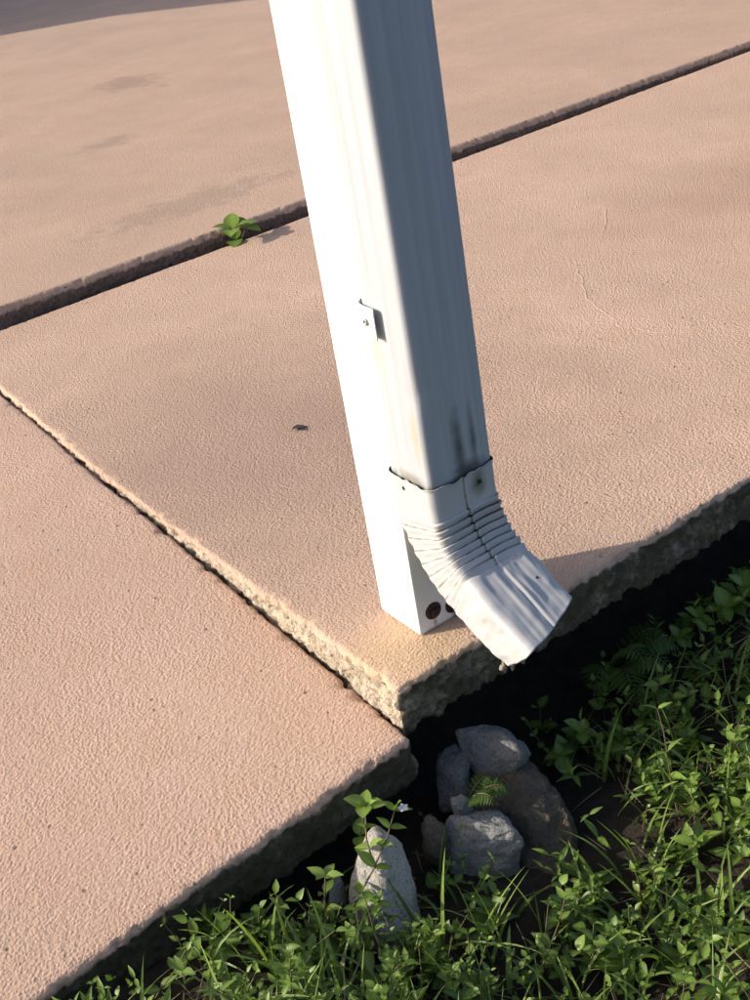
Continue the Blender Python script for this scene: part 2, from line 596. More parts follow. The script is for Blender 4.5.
# hairline ridges in the coating of the post slab
def ridge(pts, w0, h0, name, parent, mat):
    V, F, raw = [], [], []
    P = [Vector((*p, 0)) for p in pts]
    fine_p = []
    for a, b in zip(P[:-1], P[1:]):
        k = max(2, int((b - a).length / 0.006))
        fine_p += [a.lerp(b, i / k) for i in range(k)]
    fine_p.append(P[-1])
    N = len(fine_p)
    for i, p in enumerate(fine_p):
        d = (fine_p[min(i + 1, N - 1)] - fine_p[max(i - 1, 0)]).normalized()
        s = Vector((-d.y, d.x, 0))
        taper = math.sin(math.pi * min(1, (i + 0.5) / N)) ** 0.5
        j = s * fbm(p, 30, 3) * 0.006
        ww = w0 * taper * (0.8 + 0.5 * random.random())
        hh = h0 * taper * (0.5 + 0.7 * random.random())
        V += [p + j - s * ww, p + j - s * ww * 0.3 + Vector((0, 0, hh)), p + j + s * ww * 0.3 + Vector((0, 0, hh)), p + j + s * ww]
    for i in range(N - 1):
        for k in range(3):
            F.append((i * 4 + k, i * 4 + k + 1, i * 4 + 5 + k, i * 4 + 4 + k))
    for v in V:
        v.z -= 0.0004
    return link(name, mesh(name, V, F, {'raw': [0] * len(V), 'algae': [0] * len(V)}), mat, parent)


r1 = ridge([(1.094, 0.863), (1.003, 0.737), (0.918, 0.627), (0.866, 0.487), (0.877, 0.407), (0.93, 0.33)], 0.0030, 0.0013, 'hairline_ridge', s1, M_slab_post[1])
r2 = ridge([(1.356, 1.02), (1.27, 0.925), (1.173, 0.849)], 0.0030, 0.0013, 'hairline_ridge', s1, M_slab_post[1])


# ---------------------------------------------------------------- profiles
def rrect(x0, x1, y0, y1, r, nseg=6, nside=14):
    """rounded rectangle, counter-clockwise: list of (x, y, nx, ny)"""
    P = []
    cs = [(x1 - r, y0 + r, -90), (x1 - r, y1 - r, 0), (x0 + r, y1 - r, 90), (x0 + r, y0 + r, 180)]
    for k, (cx, cy, a0) in enumerate(cs):
        for i in range(nseg + 1):
            a = math.radians(a0 + 90 * i / nseg)
            P.append((cx + r * math.cos(a), cy + r * math.sin(a), math.cos(a), math.sin(a)))
        nx = cs[(k + 1) % 4]
        a1 = math.radians(a0 + 90)
        ex, ey = cx + r * math.cos(a1), cy + r * math.sin(a1)
        fx, fy = nx[0] + r * math.cos(a1), nx[1] + r * math.sin(a1)
        for i in range(1, nside):
            t = i / nside
            P.append((ex + (fx - ex) * t, ey + (fy - ey) * t, math.cos(a1), math.sin(a1)))
    return P


def tube(name, rings, mat, parent, attrs=None, cap0=False, cap1=False):
    n = len(rings[0])
    V = [p for r in rings for p in r]
    F = []
    for r in range(len(rings) - 1):
        for i in range(n):
            j = (i + 1) % n
            F.append((r * n + i, r * n + j, (r + 1) * n + j, (r + 1) * n + i))
    if cap0:
        F.append(tuple(range(n))[::-1])
    if cap1:
        F.append(tuple(range((len(rings) - 1) * n, len(rings) * n)))
    return link(name, mesh(name, V, F, attrs), mat, parent)


# ---------------------------------------------------------------- post
post = empty('post', (0.0445, 0.0445, 0))
tag(post, 'white painted square metal post bolted at its foot to the pink slab', 'post')
rings, dirt_shade = [], []
for z in [0.0015, 0.006, 0.012, 0.02, 0.03, 0.05, 0.08, 0.12, 0.2, 0.35, 0.6, 1.0, 1.8, 2.6]:
    ring = []
    for (x, y, nx, ny) in rrect(0, 0.089, 0, 0.089, 0.0022, 4, 10):
        zz = z + (0.0015 * fbm((x, y, 0), 60, 2) if z < 0.002 else 0)
        ring.append((x, y, zz))
        dirt_shade.append(0.30 * max(0, 1 - z / 0.02))
    rings.append(ring)
shaft = tube('shaft', rings, M_post, post, {'dirt_shade': dirt_shade}, True, True)


def lathe(name, prof, c, axis, mat, parent, n=20, jit=0.0):
    """prof: (radius, height) pairs along axis from c"""
    az = Vector(axis).normalized()
    axx = az.orthogonal().normalized()
    ay = az.cross(axx)
    c = Vector(c)
    V, F = [], []
    for (r, h) in prof:
        for i in range(n):
            a = 2 * math.pi * i / n
            rr = r * (1 + jit * (random.random() - 0.5))
            V.append(c + az * h + (axx * math.cos(a) + ay * math.sin(a)) * rr)
    for k in range(len(prof) - 1):
        for i in range(n):
            j = (i + 1) % n
            F.append((k * n + i, k * n + j, (k + 1) * n + j, (k + 1) * n + i))
    F.append(tuple(range((len(prof) - 1) * n, len(prof) * n)))
    return link(name, mesh(name, V, F), mat, parent)


for (bx, bz) in ((0.0255, 0.0290), (0.0580, 0.0220)):
    wsh = lathe('washer', [(0.0125, -0.001), (0.0128, 0.0008), (0.0120, 0.0018), (0.006, 0.0020)], (bx, 0, bz), (0, -1, 0), M_rust, post, 28, 0.04)
    lathe('bolt_head', [(0.0068, 0.0015), (0.0070, 0.0045), (0.0058, 0.0060), (0.0020, 0.0064)], (bx + 0.001, 0, bz - 0.002), (0, -1, 0), M_rust, wsh, 6)

# ---------------------------------------------------------------- downspout
dsp = empty('downspout', (0.04, -0.045, 0.16))
tag(dsp, 'white metal rain downspout strapped to the post with crimped elbow at its foot', 'downspout')


def spout_shift(z):                     # the pipe leans very slightly off plumb
    return 0.010 * (z - 0.26)


rings, dirt_shade = [], []
zs = [0.235 + 0.004 * k for k in range(40)] + [0.42 + 0.02 * k for k in range(20)] + [0.9, 1.1, 1.5, 2.0, 2.58]
for z in zs:
    ring = []
    for (x, y, nx, ny) in rrect(-0.0075, 0.0885, -0.0865, -0.0035, 0.0085, 6, 40):
        # rolled stiffening beads along the faces
        d = 0.0
        if nx < -0.9:
            u = (y + 0.0865) / 0.083
            d += 0.0011 * math.exp(-((u - 0.42) / 0.07) ** 2) + 0.0009 * math.exp(-((u - 0.70) / 0.05) ** 2)
        if ny < -0.9:
            u = (x + 0.0075) / 0.096
            for c0 in (0.30, 0.50, 0.70, 0.82):
                d += 0.0008 * math.exp(-((u - c0) / 0.03) ** 2)
        d += 0.0006 * fbm((x, y, z * 0.25), 18, 3)
        # dent in the front-left corner
        d -= 0.0035 * math.exp(-(((z - 0.385) / 0.020) ** 2 + ((x + 0.006) / 0.012) ** 2 + ((y + 0.085) / 0.012) ** 2))
        ring.append((x + nx * d, y + ny * d + spout_shift(z), z))
        dirt_shade.append(0.55 * max(0, 1 - abs(z - 0.262) / 0.012) + 0.14 * max(0, 1 - (z - 0.26) / 0.10))
    rings.append(ring)
pipe = tube('pipe', rings, M_spout, dsp, {'dirt_shade': dirt_shade}, False, True)

# elbow: rings swept along a path that turns out over the slab edge
TH = math.radians(63)
CY, CZ, RI, RO0, RO1 = -0.175, 0.235, 0.085, 0.171, 0.157
stations = []                         # (front point, back point, normal, stage, value)
for k in range(26):
    z = 0.264 - (0.264 - CZ) * k / 26
    stations.append(((CY + RI, z), (CY + RO0, z), 0.0, 'top', k / 26))
NA = 132
for k in range(NA + 1):
    ph = TH * k / NA
    ro = RO0 + (RO1 - RO0) * k / NA
    stations.append(((CY + RI * math.cos(ph), CZ - RI * math.sin(ph)), (CY + ro * math.cos(ph), CZ - ro * math.sin(ph)), ph, 'arc', k / NA))
F0, B0 = stations[-1][0], stations[-1][1]
LO = 0.084
for k in range(1, 61):
    t = LO * k / 60
    dv = (-math.sin(TH) * t, -math.cos(TH) * t)
    cut = 1.0                       # mouth cut back a little underneath
    stations.append(((F0[0] + dv[0], F0[1] + dv[1]), (B0[0] + dv[0] * cut, B0[1] + dv[1] * cut), TH, 'out', k / 60))
unit = rrect(0, 0.096, 0, 0.083, 0.0095, 6, 44)
NCR = 8
rings, dirt_shade = [], []
for (fp, bp, ph, stage, val) in stations:
    ring = []
    f = Vector(fp)
    b = Vector(bp)
    ex = f - b
    depth = ex.length
    ex.normalize()
    tang = Vector((-math.sin(ph), -math.cos(ph)))
    for (u, v, nu, nv) in unit:
        x = u - 0.0095
        fr = 1 - v / 0.083               # 0 at back, 1 at front
        front = max(0.0, -nv)
        side = abs(nu)
        back = max(0.0, nv)
        wv = fbm((u * 1.0, fr * 0.08, 0.3), 22, 2)
        d = 0.0018
        g = 0.0
        dd = 0.0
        if stage == 'arc':
            q = (val - 0.16) / 0.84 * NCR + 0.16 * wv + (0.22 * (1 - fr) if side > 0.5 else 0)
            fc = q - math.floor(q)
            saw = (1 - fc) ** 0.7 if fc > 0.14 else math.sin(fc / 0.14 * 1.5708)
            env = min(1.0, max(0, val - 0.14) / 0.05) * min(1.0, (1 - val) / 0.02)
            soft = 0.5 + 0.5 * math.cos(6.2832 * (fc - 0.25))
            amp_v = 0.75 + 0.5 * fbm((u, q // 1 * 0.37, 2.0), 17, 2)
            d += env * amp_v * ((saw - 0.45) * 0.0082 * front + (soft - 0.5) * (0.0016 + 0.0014 * fbm((q // 1 * 0.41, fr, 5.0), 3.0, 2)) * (side + back))
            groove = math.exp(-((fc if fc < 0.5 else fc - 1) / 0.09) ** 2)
            dd = (0.98 * front * (0.75 + 0.5 * fr * (u / 0.096)) + 0.50 * side) * groove * env + 0.08 + (0.24 if nu < 0 else 0.1) * side  # fold shade painted into the front grooves, tan dirt on the sides
        elif stage == 'out':
            e = min(1, val / 0.12) * (1 - 0.3 * val)
            for c0, am, wd in ((0.20, -0.0016, 0.045), (0.36, 0.0013, 0.03), (0.44, -0.0014, 0.03), (0.63, 0.0016, 0.028), (0.72, -0.0018, 0.04), (0.86, 0.0014, 0.03)):
                d += front * e * 0.85 * am * (0.8 + 0.8 * fbm((c0, val * 0.12, 0), 25, 2)) * math.exp(-((u / 0.096 - c0 + 0.02 * wv) / wd) ** 2)
            s3d = Vector((u, val * 0.12, fr * 0.05))
            d += front * (0.0010 * fbm(s3d, 30, 2, 3) + 0.0010 * fbm(Vector((u, val * 0.012, 0)), 80, 2, 6))
            d += side * 0.0034 * fbm(s3d, 24, 3, 8)
            # crumpled lower left of the mouth
            d -= 0.010 * max(0, val - 0.55) * max(0, 1 - fr) * (1 if nu < 0 else 0.2)
            dd = 0.06 + 0.22 * max(0, val - 0.93) / 0.07 + 0.12 * (1 - fr)
        else:
            d += 0.0006 * fbm((u, val * 0.05, fr), 22, 3)
            d += 0.0016 * max(0, 1 - val / 0.10)
            dd = 0.48 * max(0, 1 - val / 0.12) + 0.22 * max(0, val - 0.8) / 0.2
        # lock seam down the front face
        sm = (u - 0.047) / 0.0014
        d += front * ((0.0005 if stage == 'out' else 0.0011) if 0 < sm < 3.5 else 0.0) - front * 0.0016 * math.exp(-sm * sm)
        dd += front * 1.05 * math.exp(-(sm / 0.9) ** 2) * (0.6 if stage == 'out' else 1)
        p = b + ex * (depth * fr)
        zoff = 0.0
        if stage == 'top' and val < 0.12:
            zoff = 0.0035 * fbm((x, p.x, 0.1), 55, 4, 4) * (1 - val / 0.12) + 0.002 * front
        if stage == 'out' and val > 0.85:
            p = p + tang * ((val - 0.85) / 0.15 * 0.004 * fbm((u, fr * 0.08, 0), 25, 3, 2) )
        if stage == 'out':
            lf = 1 - u / 0.096
            p = p + tang * (val * (0.034 * lf * fr + 0.006 * lf * (1 - fr) - 0.020 * (1 - lf) * (1 - fr)))
        n3 = ex * (-nv)
        y = p.x + n3.x * d
        z = p.y + n3.y * d + zoff
        ring.append((x + nu * d, y, z))
        dirt_shade.append(dd)
    rings.append(ring)
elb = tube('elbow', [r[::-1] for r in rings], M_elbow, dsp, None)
# attribute order follows reversed rings
npr = len(unit)
D = np.array(dirt_shade).reshape(-1, npr)[:, ::-1].ravel()
at = elb.data.attributes.new('dirt_shade', 'FLOAT', 'POINT')
at.data.foreach_set('value', D.astype(np.float32))
bmm = bmesh.new()
bmm.from_mesh(elb.data)
bmesh.ops.recalc_face_normals(bmm, faces=bmm.faces)
bmm.to_mesh(elb.data)
bmm.free()
elb['label'] = 'crimped dented elbow turning the downspout out over the slab edge'
sol = elb.modifiers.new('sheet', 'SOLIDIFY')
sol.thickness = 0.0009
sol.offset = -1
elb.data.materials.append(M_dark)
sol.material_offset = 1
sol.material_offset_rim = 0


def screw_hole(p, axis, r):
    lathe('screw_hole', [(r, -0.0005), (r * 0.9, 0.0006), (r * 0.2, 0.0003)], p, axis, M_dark, dsp, 12, 0.25)


outn = (0, -math.cos(TH), math.sin(TH))
# small screws
screw_hole((0.0595, -0.0925, 0.2480), (0, -1, 0), 0.0032)
screw_hole((-0.0115, -0.0350, 0.2500), (-1, 0, 0), 0.0028)
sx = F0[0] - math.sin(TH) * 0.040
sz = F0[1] - math.cos(TH) * 0.040
screw_hole((0.0660, sx + outn[1] * 0.0012, sz + outn[2] * 0.0012), outn, 0.0018)

# strap tab on the side of the pipe
def box_mesh(name, x0, x1, y0, y1, z0, z1, bev=0.0008):
    bm = bmesh.new()
    bmesh.ops.create_cube(bm, size=1)
    for v in bm.verts:
        v.co = Vector(((x0 + x1) / 2 + v.co.x * (x1 - x0), (y0 + y1) / 2 + v.co.y * (y1 - y0), (z0 + z1) / 2 + v.co.z * (z1 - z0)))
    if bev:
        bmesh.ops.bevel(bm, geom=bm.edges[:], offset=bev, segments=2, affect='EDGES', profile=0.5)
    return bm_mesh(name, bm)


def strap():
    # bent sheet: flat against the post side, rising over the pipe edge, ending in an open lip
    z0, z1 = 0.446, 0.482
    path = [(-0.0010, 0.0300), (-0.0010, 0.012), (-0.0012, 0.006), (-0.0100, -0.002), (-0.0118, -0.006), (-0.0122, -0.018), (-0.0125, -0.034), (-0.0150, -0.0385), (-0.0160, -0.0400)]
    th = 0.0016
    V, F = [], []
    N = len(path)
    for i, (x, y) in enumerate(path):
        for (dx, z) in ((0, z0), (-th, z0), (-th, z1), (0, z1)):
            V.append((x + dx, y, z + 0.0005 * math.sin(i * 2.1)))
    for i in range(N - 1):
        for k in range(4):
            l = (k + 1) % 4
            F.append((i * 4 + k, i * 4 + l, i * 4 + 4 + l, i * 4 + 4 + k))
    F += [(3, 2, 1, 0), (4 * N - 4, 4 * N - 3, 4 * N - 2, 4 * N - 1)]
    me = mesh('strap', V, F, {'dirt_shade': [0.0] * len(V)})
    o = link('strap', me, M_post, dsp, False)
    bv = o.modifiers.new('round', 'BEVEL')
    bv.width = 0.0005
    bv.segments = 2
    o['label'] = 'small white metal strap tab holding the pipe to the post'
    lathe('screw', [(0.0045, 0.0), (0.0045, 0.0014), (0.0036, 0.0026), (0.0022, 0.0028), (0.0018, 0.0012)], (-0.0138, -0.019, 0.463), (-1, 0, 0), M_steel, o, 18)


strap()
# dried mud hanging from the crumpled mouth
bp_end = (B0[0] - math.sin(TH) * LO * 1.06, B0[1] - math.cos(TH) * LO * 1.06)
for i in range(7):
    bm = bmesh.new()
    bmesh.ops.create_icosphere(bm, subdivisions=2, radius=1)
    c = Vector((-0.006 + 0.004 * i + random.uniform(-0.002, 0.002), bp_end[0] + random.uniform(-0.004, 0.006), bp_end[1] + random.uniform(-0.002, 0.004)))
    sx_, sz_ = random.uniform(0.002, 0.0045), random.uniform(0.003, 0.007) * (1.6 if i == 1 else 1)
    for v in bm.verts:
        k = 1 + 0.6 * fbm(v.co, 1.7, 3, i * 3.3)
        v.co = Vector((v.co.x * sx_ * k, v.co.y * sx_ * k, v.co.z * sz_ * k)) + c
    mud = link('mud_crumb', bm_mesh('mud_crumb', bm), M_mud, dsp)


# ---------------------------------------------------------------- rocks
ROCKS = []


def rock(name, pts, mat, label, seed, cuts=5, amp=0.006, crease=0.5, low=0.0):
    P = [Vector(p) + Vector((0.45, 0.9, -1)) * low for p in pts]
    c = sum(P, Vector()) / len(P)
    bm = bmesh.new()
    for p in P:
        bm.verts.new(p - c)
    r = bmesh.ops.convex_hull(bm, input=bm.verts[:])
    bmesh.ops.delete(bm, geom=list({g for g in r['geom_interior'] + r['geom_unused'] if isinstance(g, bmesh.types.BMVert)}), context='VERTS')
    bmesh.ops.bevel(bm, geom=bm.edges[:], offset=0.004 * crease * 2, segments=1, affect='EDGES')
    bmesh.ops.triangulate(bm, faces=bm.faces[:])
    for k in range(cuts):
        long = [e for e in bm.edges if e.calc_length() > 0.0045]
        if not long:
            break
        bmesh.ops.subdivide_edges(bm, edges=long, cuts=1, use_grid_fill=True)
        bmesh.ops.triangulate(bm, faces=bm.faces[:])
    bm.normal_update()
    new = []
    for v in bm.verts:
        q = v.co + c
        ridge_n = 0.5 - abs(fbm(q, 14, 4, seed + 4))
        d = fbm(q, 20, 5, seed) * amp + fbm(q, 70, 4, seed + 2) * amp * 0.45 + (ridge_n - 0.4) * amp * 0.8
        new.append(v.co + v.normal * d)
    for v, q in zip(bm.verts, new):
        v.co = q
    me = bm_mesh(name, bm)
    o = link(name, me, mat)
    o.location = c
    tag(o, label, 'rock', 'loose rocks below the slab corner')
    ROCKS.append((c.x, c.y, max(((p - c).xy.length) for p in P)))
    return o


rock('rock', [(-0.216, -0.145, -0.094), (-0.198, -0.138, -0.096), (-0.203, -0.166, -0.092), (-0.246, -0.152, -0.124), (-0.286, -0.180, -0.199), (-0.255, -0.226, -0.166),
              (-0.174, -0.160, -0.128), (-0.180, -0.183, -0.150), (-0.216, -0.226, -0.200), (-0.190, -0.20, -0.245), (-0.19, -0.13, -0.245), (-0.29, -0.17, -0.245), (-0.25, -0.228, -0.245)],
     M_rock_pale, 'tall wedge-shaped pale rock, sunlit on its left face, leaning by the left slab', 1.3, amp=0.003)
rock('rock', [(-0.112, -0.172, -0.122), (-0.098, -0.198, -0.110), (-0.099, -0.218, -0.112), (-0.066, -0.254, -0.122), (-0.060, -0.262, -0.142), (-0.090, -0.250, -0.180), (-0.140, -0.198, -0.200),
              (-0.130, -0.180, -0.150), (-0.05, -0.20, -0.13), (-0.06, -0.16, -0.20), (-0.11, -0.15, -0.2), (-0.07, -0.25, -0.22), (-0.13, -0.2, -0.23)],
     M_rock_block, 'pale grey blocky rock in front of the boulder with small sunlit patches', 5.1, amp=0.0045, crease=0.3, low=0.034)
rock('rock', [(-0.019, -0.075, -0.102), (0.014, -0.090, -0.100), (0.024, -0.128, -0.100), (0.021, -0.165, -0.112), (-0.012, -0.130, -0.142), (-0.026, -0.090, -0.142), (0.05, -0.10, -0.13),
              (0.05, -0.15, -0.14), (0.0, -0.08, -0.2), (0.05, -0.12, -0.2), (0.0, -0.15, -0.2)],
     M_rock_grey, 'flat pale grey rock on top of the pile nearest the elbow mouth', 9.7, amp=0.0045, crease=0.3, low=0.014)
rock('boulder', [(-0.031, -0.070, -0.168), (0.024, -0.111, -0.140), (0.044, -0.143, -0.142), (0.038, -0.200, -0.148), (0.036, -0.225, -0.160), (0.024, -0.262, -0.182), (-0.004, -0.286, -0.212), (-0.050, -0.270, -0.228), (-0.060, -0.100, -0.187),
                 (-0.054, -0.145, -0.164), (-0.012, -0.192, -0.138), (0.012, -0.235, -0.158), (-0.02, -0.255, -0.185), (0.055, -0.19, -0.23), (0.045, -0.24, -0.26), (-0.03, -0.29, -0.27), (-0.07, -0.14, -0.27), (0.06, -0.13, -0.26), (-0.02, -0.06, -0.25)],
     M_rock_brown, 'large rounded brown boulder stained with soil behind the blocky grey rock', 13.1, amp=0.006, crease=1.0, low=0.018)
rock('rock', [(-0.038, -0.045, -0.150), (-0.008, -0.058, -0.143), (-0.013, -0.088, -0.146), (-0.045, -0.108, -0.168), (-0.058, -0.070, -0.180), (-0.07, -0.08, -0.22), (-0.03, -0.04, -0.22), (-0.04, -0.12, -0.22), (0.0, -0.08, -0.2)],
     M_rock_grey, 'small dull grey rock tucked under the slab corner', 17.7, amp=0.005)
rock('rock', [(-0.140, -0.140, -0.140), (-0.122, -0.132, -0.134), (-0.108, -0.148, -0.138), (-0.112, -0.168, -0.160), (-0.140, -0.165, -0.175), (-0.14, -0.14, -0.21), (-0.10, -0.14, -0.21), (-0.12, -0.17, -0.21)],
     M_rock_brown, 'small brown rock wedged between the wedge rock and the blocky rock', 21.4, amp=0.005)
rock('rock', [(-0.090, -0.140, -0.128), (-0.068, -0.150, -0.124), (-0.062, -0.162, -0.136), (-0.088, -0.160, -0.140), (-0.08, -0.14, -0.2), (-0.06, -0.16, -0.2)],
     M_rock_grey, 'smallest grey stone lodged behind the blocky grey rock', 25.9, cuts=4, amp=0.004)
rock('rock', [(-0.255, -0.130, -0.135), (-0.275, -0.140, -0.140), (-0.285, -0.155, -0.165), (-0.255, -0.150, -0.150), (-0.26, -0.13, -0.22), (-0.29, -0.14, -0.22), (-0.26, -0.16, -0.22)],
     M_rock_grey, 'small grey rock behind the wedge rock, against the sunken slab', 29.3, cuts=4, amp=0.004)

# ---------------------------------------------------------------- leaves
# leaf template: along +Y, up +Z, ovate, folded at the midrib
def leaf_template(n=5, wid=0.5, fold=0.25, curl=0.25, shape=1.0):
    V, F, rib = [], [], []
    for i in range(n + 1):
        t = i / n
        w_ = wid * 0.5 * (math.sin(math.pi * t ** 0.8) ** shape) if 0 < i < n else 0.012
        z = -curl * t * t
        V += [(-w_, t, z + fold * w_), (0, t, z), (w_, t, z + fold * w_)]
        rib += [0, 1, 0]
    for i in range(n):
        a = i * 3
        F += [(a, a + 1, a + 4, a + 3), (a + 1, a + 2, a + 5, a + 4)]
    return np.array(V), np.array(F), np.array(rib, float)


class Leaves:
    def __init__(self, tmpl):
        self.t = tmpl
        self.pos, self.dir, self.up, self.size, self.tint = [], [], [], [], []

    def add(self, p, d, u, s, tint=None):
        self.pos.append(tuple(p))
        self.dir.append(tuple(d))
        self.up.append(tuple(u))
        self.size.append(s)
        self.tint.append(random.random() if tint is None else tint)

    def arrays(self):
        TV, TF, TR = self.t
        P = np.array(self.pos)
        D_ = np.array(self.dir, float)
        D_ /= np.linalg.norm(D_, axis=1, keepdims=True)
        U = np.array(self.up, float)
        X = np.cross(D_, U)
        X /= np.linalg.norm(X, axis=1, keepdims=True) + 1e-9
        U = np.cross(X, D_)
        S = np.array(self.size, float)
        S = S[:, None] if S.ndim == 1 else S
        if S.shape[1] == 1:
            S = np.repeat(S, 3, 1)
        V = (P[:, None] + X[:, None] * (TV[None, :, 0:1] * S[:, None, 0:1]) + D_[:, None] * (TV[None, :, 1:2] * S[:, None, 1:2]) + U[:, None] * (TV[None, :, 2:3] * S[:, None, 2:3]))
        k = len(TV)
        F = (TF[None] + (np.arange(len(P)) * k)[:, None, None]).reshape(-1, TF.shape[1])
        return V.reshape(-1, 3), F, np.repeat(np.array(self.tint), k), np.tile(TR, len(P))

    def build(self, name, mat, parent=None):
        V, F, ti, ri = self.arrays()
        me = bpy.data.meshes.new(name)
        me.vertices.add(len(V))
        me.vertices.foreach_set('co', V.astype(np.float32).ravel())
        me.loops.add(F.size)
        me.loops.foreach_set('vertex_index', F.astype(np.int32).ravel())
        me.polygons.add(len(F))
        me.polygons.foreach_set('loop_start', np.arange(len(F), dtype=np.int32) * F.shape[1])
        me.update(calc_edges=True)
        for k, a in (('tint', ti), ('rib', ri)):
            at_ = me.attributes.new(k, 'FLOAT', 'POINT')
            at_.data.foreach_set('value', a.astype(np.float32))
        return link(name, me, mat, parent)


T_OVATE = leaf_template(5, 0.52, 0.35, 0.22)
T_ROUND = leaf_template(5, 0.78, 0.22, 0.20, 0.8)
T_LANCE = leaf_template(5, 0.30, 0.45, 0.30)
T_PINNA = leaf_template(3, 0.42, 0.2, 0.25, 0.8)


def blade_template(n=7):
    V, F, rib = [], [], []
    for i in range(n + 1):
        t = i / n
        w_ = 0.5 * (1 - t ** 2.2) * min(1, 0.55 + t * 2.5) + 0.015
        # unit bend in the Z direction, width X
        V += [(-w_, t, 0.25 * w_), (0, t, 0), (w_, t, 0.25 * w_)]
        rib += [0, 0.6, 0]
    for i in range(n):
        a = i * 3
        F += [(a, a + 1, a + 4, a + 3), (a + 1, a + 2, a + 5, a + 4)]
    return np.array(V), np.array(F), np.array(rib)


T_BLADE = blade_template()


class Blades:
    """curved grass blades"""
    def __init__(self):
        self.q = []

    def add(self, p, az, lean, length, width, bend, tint=None, twist=None):
        self.q.append((p[0], p[1], p[2], az, lean, length, width, bend, random.random() if tint is None else tint, random.uniform(-0.9, 0.9) if twist is None else twist))

    def build(self, name, mat, parent=None):
        TV, TF, TR = T_BLADE
        Q = np.array(self.q)
        t = TV[None, :, 1]
        ang = Q[:, 4:5] + Q[:, 7:8] * t ** 1.4          # angle from vertical along the blade
        # integrate
        n = 24
        tt = np.linspace(0, 1, n + 1)
        a2 = Q[:, 4:5] + Q[:, 7:8] * tt[None] ** 1.4
        hx = np.concatenate([np.zeros((len(Q), 1)), np.cumsum(np.sin(a2[:, :-1] + np.diff(a2) / 2), 1) / n], 1)
        hz = np.concatenate([np.zeros((len(Q), 1)), np.cumsum(np.cos(a2[:, :-1] + np.diff(a2) / 2), 1) / n], 1)
        idx = np.round(TV[:, 1] * n).astype(int)
        H = hx[:, idx] * Q[:, 5:6]
        Z = hz[:, idx] * Q[:, 5:6]
        ca, sa = np.cos(Q[:, 3:4]), np.sin(Q[:, 3:4])
        tw = Q[:, 9:10] * (0.4 + t)
        wx = TV[None, :, 0] * Q[:, 6:7]
        wz = TV[None, :, 2] * Q[:, 6:7]
        # width axis: horizontal perpendicular, twisted a bit about the blade
        nx_ = np.cos(ang)
        nz_ = -np.sin(ang)
        hor = wx * np.cos(tw) - wz * np.sin(tw)
        nrm = wx * np.sin(tw) + wz * np.cos(tw)
        X = Q[:, 0:1] + ca * (H - nrm * nx_) - sa * hor
        Y = Q[:, 1:2] + sa * (H - nrm * nx_) + ca * hor
        Zz = Q[:, 2:3] + Z - nrm * nz_
        V = np.stack([X, Y, Zz], -1).reshape(-1, 3)
        k = len(TV)
        F = (TF[None] + (np.arange(len(Q)) * k)[:, None, None]).reshape(-1, 4)
        me = bpy.data.meshes.new(name)
        me.vertices.add(len(V))
        me.vertices.foreach_set('co', V.astype(np.float32).ravel())
        me.loops.add(F.size)
        me.loops.foreach_set('vertex_index', F.astype(np.int32).ravel())
        me.polygons.add(len(F))
        me.polygons.foreach_set('loop_start', np.arange(len(F), dtype=np.int32) * 4)
        me.update(calc_edges=True)
        for kk, a in (('tint', np.repeat(Q[:, 8], k)), ('rib', np.tile(TR, len(Q)))):
            at_ = me.attributes.new(kk, 'FLOAT', 'POINT')
            at_.data.foreach_set('value', a.astype(np.float32))
        return link(name, me, mat, parent)


def gz(x, y):
    return float(ground_z(x, y))


def stem_tube(bm, pts, r0, r1, n=5):
    N = len(pts)
    prev = None
    for i, p in enumerate(pts):
        p = Vector(p)
        d = (Vector(pts[min(i + 1, N - 1)]) - Vector(pts[max(i - 1, 0)])).normalized()
        a = d.orthogonal().normalized()
        b = d.cross(a)
        r = r0 + (r1 - r0) * i / max(1, N - 1)
        ring = [bm.verts.new(p + (a * math.cos(6.2832 * k / n) + b * math.sin(6.2832 * k / n)) * r) for k in range(n)]
        if prev:
            for k in range(n):
                bm.faces.new((prev[k], prev[(k + 1) % n], ring[(k + 1) % n], ring[k]))
        prev = ring


def sprig(L, base, h, lean_az, lean, nodes, size, stems=None, flop=1.0, tint0=None):
    """upright weed sprig: crossed pairs of leaves up a leaning stem"""
    b = Vector(base)
    top = b + Vector((math.cos(lean_az) * lean * h, math.sin(lean_az) * lean * h, h))
    a0 = random.uniform(0, 6.28)
    pts = []
    for k in range(nodes):
        t = (k + 1) / nodes
        p = b.lerp(top, t) + Vector((random.uniform(-1, 1), random.uniform(-1, 1), 0)) * 0.003
        pts.append(p)
        s = size * (1.05 - 0.55 * t) * random.uniform(0.8, 1.2)
        for j in range(2):
            a = a0 + k * 1.571 + j * 3.1416 + random.uniform(-0.3, 0.3)
            up = (0.15 + 0.75 * t) * flop + random.uniform(-0.55, 0.6)
            d = Vector((math.cos(a), math.sin(a), up))
            tint = random.random() if tint0 is None else min(1, max(0, tint0 + random.uniform(-0.25, 0.25)))
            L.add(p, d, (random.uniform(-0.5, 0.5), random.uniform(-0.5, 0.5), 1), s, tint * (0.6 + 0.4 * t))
    if stems is not None:
        stem_tube(stems, [b] + pts, 0.0011, 0.0006, 4)
    return top


def near_rock(x, y, pad=0.0):
    return any((x - a) ** 2 + (y - b) ** 2 < (r * 0.85 + pad) ** 2 for a, b, r in ROCKS)


def slab_front(x):
    return -0.075 if x > -0.1 else -0.083 + 0.059 * (x + 0.108)


